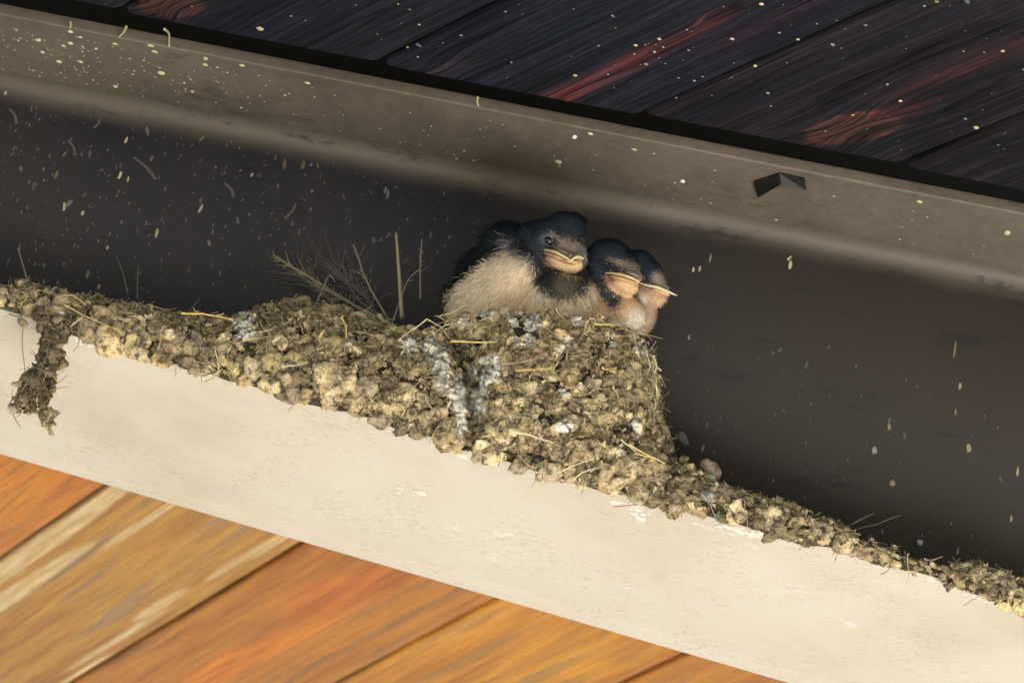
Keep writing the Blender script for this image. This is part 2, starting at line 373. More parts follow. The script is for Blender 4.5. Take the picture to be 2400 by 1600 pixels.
# rear boards: orange varnished, out of focus behind the beam
A2 = math.radians(28.3); W2 = 87
p0 = atz(714, 1275, H+30); xs0 = p0[0]+math.tan(A2)*(p0[1]-40)
RX = xs0-W2/math.cos(A2)*4
knots2 = []
def loc2(px, py):
    p = atz(px, py, H+30); u = (p[1]-40)/math.cos(A2); x = p[0]+math.sin(A2)*u; wx = W2/math.cos(A2)
    k = int(math.floor((x-RX)/wx)); return k, u, (x-RX-k*wx)*math.cos(A2)
PALE = 'PALE'
for (px, py, a_, b_, c_) in [(130, 1245, 110, 7, PALE), (20, 1330, 70, 6, PALE), (225, 1180, 60, 5, PALE), (40, 1385, 90, 5, PALE), (330, 1225, 50, 2, PALE),
        (570, 1305, 40, 2.2, PALE), (380, 1412, 30, 2.6, PALE), (270, 1500, 60, 2.2, PALE), (640, 1272, 30, 2.0, PALE), (200, 1575, 50, 3, PALE),
        (60, 1130, 60, 12, (1.25, 1.1, .5)), (540, 1560, 50, 10, (1.35, 1.0, .4)), (1050, 1480, 60, 16, (1.3, 1.4, 1.3)), (1250, 1560, 60, 14, (1.3, 1.5, 1.4)), (760, 1400, 40, 12, (1.15, .8, .6)),
        (1370, 1575, 18, 9, (1.5, 1.5, .4)), (900, 1350, 70, 12, (1.0, .8, .8)), (700, 1480, 60, 9, (1.4, 1.2, .7))]:
    k, u, v = loc2(px, py); knots2.append((k, u, v, a_, b_, c_, .1))
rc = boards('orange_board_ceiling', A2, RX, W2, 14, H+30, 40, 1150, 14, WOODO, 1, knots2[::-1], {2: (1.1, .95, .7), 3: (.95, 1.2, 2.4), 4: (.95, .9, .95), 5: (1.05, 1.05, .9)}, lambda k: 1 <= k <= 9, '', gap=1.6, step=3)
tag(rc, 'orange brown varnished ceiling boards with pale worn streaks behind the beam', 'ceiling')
fe = prof_mesh('roof_deck', [(-1200, H+46), (1250, H+46), (1250, H+90), (-1200, H+90)], lambda x, z: z, FELT, None, nx=2)
tag(fe, 'dark roof deck closing the top above the boards', 'roof')

# ------------------------------------------------------------------ specks of dirt on beam and boards
def speck(acc, P, nrm, along, rl, rw, col, th=.18):
    nrm = np.array(nrm, float); t, b, nn = frame(nrm); al = np.array(along, float); al -= nn*(al@nn); al /= np.linalg.norm(al); ac = np.cross(nn, al)
    m = 9; V = [P+nn*th]; w1 = RNG.uniform(.75, 1.2, m)
    for ring, (rr, hh) in enumerate(((.72, .8), (1, -.1))):
        for i in range(m):
            an = 2*math.pi*i/m; V.append(P+(math.cos(an)*al*rl+math.sin(an)*ac*rw)*rr*w1[i]+nn*th*hh)
    F = [[0, 1+i, 1+(i+1) % m] for i in range(m)]
    for i in range(m):
        j = (i+1) % m; F += [[1+i, 1+m+i, 1+m+j], [1+i, 1+m+j, 1+j]]
    acc.add(V, F, col)
YEL = np.array((.56, .48, .3)); WHI = np.array((.5, .5, .46)); GRY = np.array((.2, .19, .2))
wa = Acc(); WY = -10.05
def webspeck(px, py, rl, rw, col, tilt=0):
    P = at(px, py, WY); speck(wa, P, (0, -1, 0), (math.sin(tilt), 0, math.cos(tilt)), rl/8, rw/9.5, col*.85, th=.05)
for (px, py, rl, rw, c_, t_) in [(296, 328, 13, 4, YEL, .1), (281, 412, 14, 5, YEL, .05), (300, 420, 9, 3, YEL, 0), (150, 485, 16, 5, YEL*.8, -.15), (194, 500, 8, 5, YEL*.8, 0),
        (367, 547, 14, 6, YEL*.7, 0), (252, 580, 9, 5, YEL*.6, 0), (232, 672, 9, 5, YEL*.5, 0), (1850, 605, 8, 5, YEL, .5), (1852, 620, 14, 6, YEL, 0), (1625, 632, 9, 4, YEL, -.1), (1640, 630, 10, 4, YEL*.8, 0),
        (2250, 905, 12, 5, YEL*.7, 0), (2271, 1050, 13, 8, YEL*.7, 0), (2238, 820, 26, 3, YEL*.5, 0), (2050, 1055, 11, 8, GRY*1.8, 0), (2092, 1132, 10, 9, YEL*.55, 0), (2084, 1000, 14, 5, YEL*.55, -.1),
        (2385, 1105, 14, 5, YEL*.7, 0), (2240, 965, 9, 3, YEL*.6, 0), (1615, 790, 8, 5, YEL*.6, 0), (2157, 1270, 8, 9, GRY*1.5, 0), (14, 215, 10, 4, YEL, 0), (470, 490, 16, 4, WHI*.8, .2), (618, 310, 12, 5, YEL*.7, -.4),
        (590, 410, 9, 4, WHI*.6, .2), (1665, 605, 14, 3, WHI*.5, 0), (2370, 1215, 10, 5, YEL*.6, 0)]:
    webspeck(px, py, rl, rw, c_, t_)
for i in range(620):
    if i < 350: px = abs(RNG.normal(0, 330)); py = RNG.uniform(210+.2*px, 690)
    elif i < 500: px = RNG.uniform(500, 1150); py = RNG.uniform(230+.2*px, 660)
    else:
        px = RNG.uniform(1560, 2400); py = RNG.uniform(330+.24*px, 640+.3*px)
    if py < 205+.2*px+12: continue
    s_ = RNG.lognormal(0, .5)*(2.3); el = RNG.uniform(1, 2.6)
    c_ = [WHI*.35, GRY*.8, YEL*.32, GRY*.7, np.array((.15, .13, .2))][RNG.integers(5)]*RNG.uniform(.4, 1)
    webspeck(px, py, s_*el, s_*.8, c_, RNG.normal(-.05, .25))
for (a_, b_) in (((315, 370), (365, 420)), ((693, 478), (668, 512)), ((527, 430), (548, 462)), ((160, 330), (176, 365)), ((220, 300), (232, 282)), ((22, 255), (38, 290))):   # pale scratches
    P = at(*a_, WY-.1); Q = at(*b_, WY-.1); V, F = tube(curve([P, (P+Q)/2+np.array([.6, 0, .4]), Q], 5), .35, .6, 5); wa.add(V, F, WHI*.2)
o = wa.build('dirt_specks', SPECK, beam); o['kind'] = 'stuff'
fa = Acc(); FZ = H-T-.02
def flspeck(px, py, rl, rw, col):
    P = atz(px, py, FZ)
    if P[1] < -49 or P[1] > -16: return
    speck(fa, P, (0, 0, -1), (1, .1, 0), rl/9, rw/5, col)
for (px, py, rl, rw) in [(90, 95, 9, 5), (100, 123, 7, 4), (165, 75, 8, 4), (188, 88, 8, 3), (165, 102, 9, 4), (148, 108, 7, 4), (355, 108, 8, 4), (362, 122, 10, 4), (350, 107, 7, 3), (268, 103, 7, 3), (225, 115, 6, 4), (378, 172, 12, 6), (480, 152, 9, 4),
        (567, 154, 8, 4), (138, 145, 9, 4), (188, 145, 9, 4), (270, 203, 8, 4), (720, 195, 10, 3), (482, 138, 8, 5), (573, 282, 7, 6), (1347, 322, 7, 6), (1385, 314, 9, 4), (1310, 380, 11, 6), (1600, 425, 8, 5), (2362, 546, 9, 7), (1487, 351, 8, 3), (2155, 473, 8, 4), (450, 215, 7, 4)]:
    flspeck(px, py, rl, rw, YEL*RNG.uniform(.8, 1.1) if px != 1347 and px != 1600 else WHI*1.4)
for i in range(330):
    px = abs(RNG.normal(150, 330)) if i < 190 else RNG.uniform(0, 2400); py = RNG.uniform(50, 200)+.2*px
    s_ = RNG.lognormal(0, .4)*1.6; flspeck(px, py, s_*1.5, s_*.8, (YEL if RNG.random() < .5 else WHI)*RNG.uniform(.3, .8))
o = fa.build('dropping_specks', SPECK, beam); o['kind'] = 'stuff'
# fibres caught on the upper flange edge
for (a_, m_, b_) in (((296, 62), (290, 76), (278, 88)), ((385, 68), (396, 80), (396, 110)), ((1120, 228), (1118, 238), (1122, 250)), ((165, 52), (166, 60), (164, 66))):
    V, F = tube(curve([at(*a_, -51), at(*m_, -51.2), at(*b_, -50.4)], 5), .5, .25, 4); o = mesh_obj('fibre', V, F, STRAW, beam, cols=np.tile((.4, .36, .22), (len(V), 1)))
ca = Acc()
for i in range(330):
    px = RNG.uniform(0, 2400); py = RNG.uniform(0, 480)
    P = atz(px, py, H+2.6)
    if P[1] > -60: continue
    s_ = RNG.lognormal(0, .5)*1.5; speck(ca, P, (0, 0, -1), (.6, -.8, 0), s_*1.3/7.2, s_/5, (YEL if RNG.random() < .3 else WHI*np.array((.8, .95, 1.1)))*RNG.uniform(.15, .8))
for (px, py, s_) in ((610, 68, 9), (1770, 155, 5), (1870, 93, 5), (1545, 92, 5), (1490, 107, 5), (2350, 120, 5), (2288, 300, 7), (1785, 10, 6), (2110, 237, 5), (1348, 177, 5)):
    speck(ca, atz(px, py, H+2.6), (0, 0, -1), (.6, -.8, 0), s_*.9/7.2, s_/7.5, YEL*.8)
o = ca.build('dropping_specks', SPECK, fc); o['kind'] = 'stuff'

da = Acc()
def smear(px, py, n, L, wd, ang=.1):
    P0 = atz(px, py, 0)
    for it in range(6): P0 = atz(px, py, TW*P0[0])
    for i in range(n):
        x = P0[0]+RNG.normal(0, L); y = P0[1]+RNG.normal(0, wd)
        if abs(y) > 40 or y < -48.5: y = max(min(y, 39), -48.5)
        r_ = RNG.lognormal(0, .6)*.55; speck(da, np.array([x, y, TW*x-.02]), (0, 0, -1), (1, ang, TW), r_*1.6, r_*.7, np.array((.62, .6, .56))*RNG.uniform(.9, 1.1), th=.03)
for a_ in [(200, 800, 60, 7, 1.6), (175, 785, 40, 3, 1.5), (470, 868, 16, 7, .8), (660, 925, 16, 7, .8), (1490, 1192, 26, 3.5, 1.6), (1490, 1200, 18, 2, 2), (1735, 1245, 30, 5, 1.6), (1790, 1252, 24, 2, .9), (880, 985, 12, 4, .8), (960, 1160, 5, 6, 2), (2230, 1370, 26, 5, .8), (2330, 1412, 20, 5, .8), (1060, 1060, 12, 5, 1)]: smear(*a_)
o = da.build('droppings', SPECK, beam); o['kind'] = 'stuff'

# small folded metal clip on the underside of the upper flange
cz = FZ
c_ = atz(1822, 432, cz)
def P3(px, py, dz): return atz(px, py, cz-dz)
V = [P3(1770, 428, 0), P3(1826, 402, 0), P3(1884, 418, 0), P3(1776, 436, 5), P3(1832, 412, 5), P3(1886, 424, 5)]
bm = bmesh.new()
def quadv(pts, th):
    vs = [bm.verts.new(tuple(p)) for p in pts]; f = bm.faces.new(vs); return f
quadv([P3(1768, 424, 0), P3(1828, 404, 0), P3(1832, 430, 2.5), P3(1778, 462, 2.5)], 1)
quadv([P3(1828, 404, 0), P3(1886, 417, 0), P3(1889, 444, 1.5), P3(1832, 430, 2.5)], 1)
bmesh.ops.remove_doubles(bm, verts=bm.verts, dist=.01)
r_ = bmesh.ops.solidify(bm, geom=list(bm.faces), thickness=.7)
V = np.array([v.co[:] for v in bm.verts]); bm.verts.index_update(); F = [[v.index for v in f.verts] for f in bm.faces]; bm.free()
cl = mesh_obj('metal_clip', V, F, m_brown('dark_steel', (.004, .0035, .003), (.008, .007, .006)), smooth=False)
tag(cl, 'small dark bent metal clip on the underside of the upper flange', 'clip')

# ------------------------------------------------------------------ mud
TAN = [tuple(q*g_ for q, g_ in zip(c_, (1.56, 1.5, 1.45))) for c_ in [(.36, .29, .17), (.31, .25, .15), (.42, .35, .22), (.25, .2, .13), (.29, .24, .17), (.46, .39, .25), (.34, .28, .15), (.19, .155, .1)]]
def interp_cols(ctrl, n):
    """ctrl rows of 9 numbers (bottom, middle, top points) -> Catmull-Rom along the row"""
    rows = curve(ctrl, n); return np.array(rows)
class Mud:
    def __init__(s, ctrl, back=-4, drop=10, n=14, nt=26):
        R_ = interp_cols(ctrl, n); s.R = R_; T_ = np.linspace(0, 1, nt)
        B, M, Tp = R_[:, 0:3], R_[:, 3:6], R_[:, 6:9]
        C_ = 2*M-.5*(B+Tp)
        G = (1-T_)[None, :, None]**2*B[:, None]+2*(T_*(1-T_))[None, :, None]*C_[:, None]+(T_**2)[None, :, None]*Tp[:, None]
        s.G = G
    def core(s, name, parent, back=-4, drop=12, col=(.09, .07, .045), seed=5):  # dark core colour paints in deep shade for the gaps between pellets
        G = s.G; n, m, _ = G.shape
        top = G[:, -1].copy(); b1 = top.copy(); b1[:, 1] = np.minimum(top[:, 1]+10, back); b1[:, 2] -= 2
        b2 = b1.copy(); b2[:, 1] = back; b2[:, 2] = np.maximum(b2[:, 2]-drop, TW*b2[:, 0]+1.5); b1[:, 2] = np.maximum(b1[:, 2], TW*b1[:, 0]+1.5)
        bot = G[:, 0].copy(); bot[:, 1] = -44; bot[:, 2] = TW*bot[:, 0]+1.0
        full = np.concatenate([bot[:, None], G, b1[:, None], b2[:, None]], 1); n, m, _ = full.shape
        P = full.reshape(-1, 3); d = wob(P, .5, seed, 4)[:, None]
        P = P+d*np.array([.3, -1.0, .5]); P[:, 1] = np.minimum(P[:, 1], -9.6)
        idx = np.arange(n*m).reshape(n, m)
        F = np.stack([idx[:-1, :-1], idx[1:, :-1], idx[1:, 1:], idx[:-1, 1:]], -1).reshape(-1, 4)
        e1 = np.array([[idx[0, 0], idx[0, j], idx[0, j+1], idx[0, j+1]] for j in range(1, m-1)]); e2 = np.array([[idx[-1, 0], idx[-1, j+1], idx[-1, j], idx[-1, j]] for j in range(1, m-1)])
        F3 = np.vstack([F[:, [0, 1, 2]], F[:, [0, 2, 3]], e1[:, :3], e2[:, :3]])
        return mesh_obj(name, P, F3, MUD, parent, True, np.tile(col, (len(P), 1)))
    def sample(s, i, t):            # i 0..1 along, t 0..1 up; returns point, normal
        n, m, _ = s.G.shape; a_ = i*(n-1); b_ = t*(m-1); i0 = min(int(a_), n-2); j0 = min(int(b_), m-2); fa_, fb = a_-i0, b_-j0
        g_ = s.G; p = (g_[i0, j0]*(1-fa_)+g_[i0+1, j0]*fa_)*(1-fb)+(g_[i0, j0+1]*(1-fa_)+g_[i0+1, j0+1]*fa_)*fb
        du = g_[i0+1, j0]-g_[i0, j0]; dv = g_[i0, j0+1]-g_[i0, j0]; nn = np.cross(du, dv); l = np.linalg.norm(nn)
        return p, (nn/l if l > 1e-9 else np.array([0, -1., 0]))
    def area_table(s):
        g_ = s.G; A = np.linalg.norm(np.cross(g_[1:, :-1]-g_[:-1, :-1], g_[:-1, 1:]-g_[:-1, :-1]), axis=-1); return A
def pellet(acc, P, nrm, r, col, flat=.55, seed=0, sub=ICO2, rough=.22, drip=0.0, white=None):
    V, F = sub; V = V.copy()
    sd = int(RNG.integers(1e9))
    d = 1+rough*1.5*wob(V, 2.3, sd, 4)
    rid = np.abs(wob(V, 3.5, sd+1, 2)); d -= 1.6*rough*np.maximum(0, .3-rid)
    V = V*d[:, None]
    a_, b_, c_ = frame(nrm, RNG.uniform(-.9, .9))
    q = np.array([r*RNG.uniform(1.0, 1.45), r*RNG.uniform(.7, 1.05), r*flat*RNG.uniform(.7, 1.25)])
    W = V[:, :1]*q[0]*a_+V[:, 1:2]*q[1]*b_+V[:, 2:]*q[2]*c_
    W[:, 2] -= drip*np.abs(W[:, 2])
    cc = np.array(col)*(1+.2*wob(V, 1.8, sd+3, 2)[:, None])
    if white is not None: cc = white(P+W, cc)
    acc.add(P+W, F, cc)
def shard(acc, P, nrm, r, col):     # curled flake standing off the surface
    a_, b_, c_ = frame(nrm, RNG.uniform(0, 6.28)); k = 5; V = []
    ed = RNG.uniform(.6, 1.2, (k, k)); cu = RNG.uniform(.3, 1.2)
    for i in range(k):
        for j in range(k):
            x = (i/(k-1)-.5)*2; y = (j/(k-1)-.5)*1.4; f_ = .8+.25*math.sin(7*x+P[0])+.15*math.sin(9*y+P[2])
            V.append(P+r*(a_*x*f_*ed[0, j]+b_*y*f_*ed[i, 0]+c_*(cu*(x*x)-.2+.25*ed[i, j])))
    V = np.array(V); V2 = V-c_*r*.16; F = []
    idx = np.arange(k*k).reshape(k, k)
    for i in range(k-1):
        for j in range(k-1):
            q = [idx[i, j], idx[i+1, j], idx[i+1, j+1], idx[i, j+1]]; F += [q, [x_+k*k for x_ in q[::-1]]]
    rim = list(idx[0, :])+list(idx[1:, -1])+list(idx[-1, -2::-1])+list(idx[-2:0:-1, 0])
    for i in range(len(rim)):
        p_, q_ = rim[i], rim[(i+1) % len(rim)]; F.append([p_, q_, q_+k*k, p_+k*k])
    acc.add(np.vstack([V, V2]), np.array(F), col)
def fibre(acc, P, nrm, L, r, col):
    a_, b_, c_ = frame(nrm, RNG.uniform(0, 6.28)); pts = []
    c1, c2 = RNG.normal(0, .35, 2)
    for i in range(7):
        t = i/6-.5; pts.append(P+a_*L*t+b_*L*(c1*t*t*2+.1*math.sin(5*t))+c_*(.9-L*c2*t*t*.8+.5*math.sin(3*t+c1)))
    V, F = tube(pts, r, r*.5, 3); acc.add(V, F, col)
# white dropping streaks: photo pixel centre, radii
DROPS = [(570, 773, 20, 24), (1232, 762, 26, 36), (1205, 745, 14, 14), (1280, 712, 0, 0), (1035, 870, 14, 45), (1075, 930, 16, 40), (1010, 820, 14, 25), (1125, 935, 14, 38), (1150, 865, 22, 26), (1105, 880, 12, 20),
         (1325, 1000, 16, 13), (1488, 1003, 9, 20), (1318, 918, 8, 8), (1500, 812, 8, 22), (1430, 802, 10, 10), (1320, 822, 22, 7), (1350, 752, 10, 10), (1140, 738, 12, 8), (1090, 755, 12, 12), (1330, 800, 8, 8), (960, 810, 14, 20), (1085, 1000, 10, 14)]
def pix(P):
    d = P-CAM; z = d@FF; return 1200+FPX*(d@RR)/z, 800-FPX*(d@UU)/z
def whiten(P, cc):
    x, y = pix1(P); w_ = np.zeros(len(P))
    for (cx, cy, rx, ry) in DROPS:
        if rx: w_ = np.maximum(w_, 1.65-np.sqrt(((x-cx)/rx)**2+((y-cy)/ry)**2))
    k = (w_+.35*wob(P, 1.1, 91, 3) > .35)[:, None]
    return np.where(k, np.array((.86, .82, .72))*(1+.1*wob(P, 3, 92, 2)[:, None]), cc)
def pix1(P):
    d = P-CAM; z = d@FF; return 1200+FPX*(d@RR)/z, 800-FPX*(d@UU)/z
def drop_at(P):
    x, y = pix(P)
    for (cx, cy, rx, ry) in DROPS:
        if rx and ((x-cx)/rx)**2+((y-cy)/ry)**2 < 1.7: return True
    return False
def dress(M, name, parent, dens=.135, shards=.24, fib=.1, rmin=1.2, rmax=3.2, droppings=True):
    A = M.area_table(); n, m = A.shape; tot = A.sum(); pr = (A/tot).ravel(); acc = Acc(); fa_ = Acc(); wa_ = Acc()
    def rnd():
        k = RNG.choice(len(pr), p=pr); return (k//m+RNG.random())/n, (k % m+RNG.random())/m
    cnt = int(tot*dens); nw = 0
    for i in range(cnt):
        u, v = rnd(); P, nn = M.sample(u, v); gi = M.G[min(int(u*len(M.G)), len(M.G)-1)]; hh = np.linalg.norm(gi[-1]-gi[0]); r = min(RNG.uniform(rmin, rmax)*(1.15 if v < .25 else 1), .35*hh+.1)
        if hh < 3.6 and RNG.random() < .4: continue
        dirn = nn+np.array([RNG.normal(0, .35), 0, -.45+RNG.normal(0, .3)])
        zone = wob(np.array([P]), .05, 77, 2)[0]
        col = np.array(TAN[RNG.integers(len(TAN))])*(1.02+.25*zone)*RNG.uniform(.6, 1.2)
        if v < .22: col = col*1.12
        if droppings and drop_at(P):
            pellet(acc, P+nn*(r*.3+.5), nn+RNG.normal(0, .3, 3), r*.75, col*1.1, flat=.8, sub=ICO3, rough=.4, white=whiten)
        pellet(acc, P+nn*r*RNG.uniform(-.1, .3), dirn, r, col, flat=RNG.uniform(.28, .6), rough=RNG.uniform(.25, .5), sub=ICO3 if r > 2.3 else ICO2, white=whiten if droppings else None)
    for i in range(int(tot*shards)):
        u, v = rnd(); P, nn = M.sample(u, v); dirn = nn+RNG.normal(0, .45, 3); c_ = np.array(TAN[RNG.integers(len(TAN))])*RNG.uniform(.6, 1.4)
        if droppings and drop_at(P) and RNG.random() < .9: c_ = np.array((.82, .78, .68))
        shard(acc, P+nn*RNG.uniform(.7, 2.0), dirn, RNG.lognormal(0, .4)*(.95 if np.ptp(M.G[min(int(u*len(M.G)), len(M.G)-1)][:, 2]) > 4 else .4), c_)
    for i in range(int(tot*fib)):
        u, v = rnd(); P, nn = M.sample(u, v)
        if droppings and drop_at(P): continue
        c_ = np.array([(.45, .36, .2), (.3, .24, .15), (.5, .42, .25), (.16, .12, .08)][RNG.integers(4)])*RNG.uniform(.7, 1.2)
        fibre(fa_, P+nn*RNG.uniform(.8, 1.8), nn+RNG.normal(0, .3, 3), RNG.uniform(3, 12), RNG.lognormal(0, .35)*.15, c_)
    acc.build(name, MUD, parent)
    if fa_.n: fa_.build('plant_fibres', STRAW, parent)
    if nw: wa_.build('droppings', WHITE, parent)
def ctl(b, m, t):
    B = at(*b) if len(b) == 3 else at(b[0], b[1], -53); Tt = at(*t)
    if m is None: M_ = (B+Tt)/2; M_[1] = min(B[1], Tt[1])-1.5
    elif isinstance(m, (int, float)): M_ = (B+Tt)/2; M_[1] = m
    else: M_ = at(*m)
    return np.concatenate([B, M_, Tt])
# old ledge of mud on the left
old = [ctl((-60, 690, -51), None, (-60, 668, -49)), ctl((10, 712, -51), None, (15, 690, -48)), ctl((60, 728, -51), None, (60, 682, -46)), ctl((120, 752, -52), None, (120, 700, -44)), ctl((200, 795, -53), None, (200, 712, -42)),
       ctl((300, 826, -54), None, (300, 728, -42)), ctl((420, 855, -54), -55, (400, 745, -42)), ctl((560, 893, -54), -56, (545, 758, -42)), ctl((640, 915, -54), -57, (610, 732, -43)), ctl((730, 938, -54), -58, (690, 722, -42)),
       ctl((830, 968, -54), -58, (770, 726, -43)), ctl((940, 1000, -54), -57, (860, 755, -45)), ctl((1010, 1022, -54), (1000, 890, -57), (940, 780, -46)), ctl((1080, 1045, -54), (1058, 905, -52), (1000, 780, -42)), ctl((1112, 1056, -50), (1088, 905, -32), (1040, 778, -30))]
cup = [ctl((1040, 1038, -50), (1098, 890, -28), (1050, 785, -30)), ctl((1075, 1050, -54), (1115, 885, -44), (1055, 770, -42)), ctl((1135, 1066, -56), (1160, 890, -60), (1085, 752, -52)), ctl((1220, 1090, -56), -64, (1150, 738, -57)), ctl((1330, 1122, -56), -65, (1270, 742, -59)),
       ctl((1430, 1152, -56), -64, (1380, 755, -59)), ctl((1510, 1176, -55), -60, (1460, 772, -55)), ctl((1560, 1192, -53), (1522, 985, -50), (1500, 805, -47)), ctl((1585, 1195, -46), (1538, 985, -36), (1512, 830, -34)), ctl((1590, 1190, -32), (1536, 985, -20), (1512, 835, -18)), ctl((1590, 1185, -20), (1534, 985, -5), (1510, 838, -5))]
trail = [ctl((1520, 1180, -51), -48, (1520, 1085, -28)), ctl((1600, 1196, -53), -52, (1590, 1088, -36)), ctl((1660, 1205, -53), -53, (1660, 1140, -42)), ctl((1720, 1222, -53), -54, (1715, 1163, -44)), ctl((1800, 1245, -54), -55, (1800, 1184, -45)), ctl((1880, 1268, -54), -55, (1880, 1214, -46)),
         ctl((1950, 1276, -53), -53, (1955, 1240, -46)), ctl((2010, 1296, -52), -52, (2010, 1270, -47)), ctl((2080, 1320, -51.5), None, (2085, 1300, -49)), ctl((2150, 1338, -50.8), None, (2152, 1320, -49.2)), ctl((2240, 1364, -51.2), None, (2242, 1345, -49))]
tail = [ctl((2235, 1362, -51), None, (2235, 1345, -49)), ctl((2265, 1385, -53), -54, (2265, 1335, -46)), ctl((2310, 1392, -53), -53, (2305, 1340, -46)), ctl((2350, 1410, -53), -54, (2352, 1352, -46)), ctl((2400, 1428, -54), -54, (2400, 1378, -47)), ctl((2470, 1445, -52), None, (2470, 1420, -48))]

nest = empty('swallow_nest', at(1300, 1110, -30))
tag(nest, 'cup-shaped nest of mud pellets and straw with three young swallows sitting in it', 'nest')
MC = Mud(cup); MC.core('mud_cup', nest, drop=26, seed=3); dress(MC, 'mud_pellets', nest)
ledge = empty('mud_ledge', at(600, 880, -30))
tag(ledge, 'long low ledge of old mud pellets on the flange left of the cup nest', 'old nest')
MO = Mud(old); MO.core('mud_core', ledge, drop=10, seed=8); dress(MO, 'mud_pellets', ledge)
tr = empty('mud_trail', at(1800, 1240, -30))
tag(tr, 'narrow crumbly trail of mud pellets tapering right from the cup nest', 'mud')
MT = Mud(trail); MT.core('mud_core', tr, drop=6, seed=9); dress(MT, 'mud_pellets', tr, rmin=1.4, rmax=2.8, fib=.05, shards=.2, droppings=False)
cr = empty('mud_crumbs', at(2330, 1400, -40))
tag(cr, 'short cluster of olive mud crumbs on the flange at the far right edge', 'mud')
MX = Mud(tail); MX.core('mud_core', cr, drop=4, seed=10); dress(MX, 'mud_pellets', cr, rmin=1.4, rmax=2.8, droppings=False)

# single larger pellets at the right foot of the nest
def lone(px, py, y, r, col, sub=ICO3, flat=.8, rough=.18, twist=None):
    a_ = Acc(); pellet(a_, at(px, py, y), np.array([0, -1, -.1]), r, col, flat=flat, sub=sub, rough=rough); return a_
for (px, py, y, r, c_, lab) in ((1664, 1100, -44, 3.2, (.4, .3, .25), 'round pinkish brown pellet balanced right of the nest foot'), (1655, 1128, -48, 2.8, (.52, .54, .46), 'pale greenish oval pellet under the pinkish one'),
                                (1660, 1165, -54, 3.1, (.5, .52, .46), 'pale blue-grey pellet lowest of those right of the nest foot'), (1597, 1028, -20, 2.2, (.15, .15, .16), 'dark grey fluffy pellet against the web above the mud trail')):
    o = lone(px, py, y, r, c_).build('mud_pellet', MUD); tag(o, lab, 'pellet', 'loose pellets right of the nest')

# hanging strand of mud at the left
st = empty('hanging_mud_strand', at(110, 740, -54))
tag(st, 'ragged strand of dark mud clots dangling from the ledge over the cream flange', 'mud')
ha = Acc(); hf = Acc(); yy = -54.5
for (px, py, r, c_) in [(95, 735, 3.4, 3), (110, 760, 3.8, 3), (140, 770, 3.6, 7), (120, 790, 4.0, 7), (112, 815, 3.6, 3), (128, 830, 3.6, 3), (135, 850, 3.0, 0), (112, 860, 3.4, 3), (88, 868, 3.2, 7), (75, 890, 3.3, 7),
                        (105, 885, 3.2, 3), (60, 915, 3.0, 0), (48, 935, 2.6, 4), (85, 915, 3.0, 3), (112, 905, 3.0, 7), (105, 930, 2.4, 7), (40, 955, 2.0, 4), (100, 965, 2.6, 0), (118, 970, 2.8, 2), (112, 988, 2.4, 5), (72, 950, 2.2, 7), (145, 785, 2.6, 7), (100, 840, 2.8, 7)]:
    P = at(px, py, yy+RNG.normal(0, 1.0)); pellet(ha, P, np.array([RNG.normal(0, .3), -1, -.3]), r*.75, np.array(TAN[c_])*.5, flat=.8, sub=ICO3, rough=.5)
    for k in range(6):
        q = RNG.normal(0, 1, 3); q /= np.linalg.norm(q); q[1] *= .5; pellet(ha, P+q*r*.6, q+np.array([0, -.5, 0]), r*RNG.uniform(.2, .5), np.array(TAN[c_])*RNG.uniform(.35, .8), flat=.6, sub=ICO2, rough=.5)
    for k in range(7):
        q = RNG.normal(0, 1, 3); q /= np.linalg.norm(q); q[1] = -abs(q[1]); shard(ha, P+q*r*.7, q, RNG.uniform(.5, 1.4), np.array(TAN[c_])*RNG.uniform(.35, 1.0))
        if k < 3: fibre(hf, P+q*r*.8, q, RNG.uniform(3, 8), .14, (.25, .19, .1))
    pellet(ha, P+RNG.normal(0, 1.8, 3), np.array([0, -1, 0]), r*.5, np.array(TAN[c_]), sub=ICO2, rough=.35)
ha.build('mud_clots', MUD, st)
for pts in ([(125, 705), (128, 800), (138, 880)], [(60, 720), (52, 800), (60, 880)], [(125, 905), (145, 890), (158, 880)], [(25, 955), (35, 980), (48, 1002)], [(115, 915), (135, 910), (160, 906)], [(40, 930), (22, 945), (25, 972)], [(110, 700), (105, 760), (108, 800)]):
    V, F = tube(curve([at(*p, yy-1) for p in pts], 6), .22, .12, 4); hf.add(V, F, (.3, .2, .1))
hf.build('plant_fibres', STRAW, st)

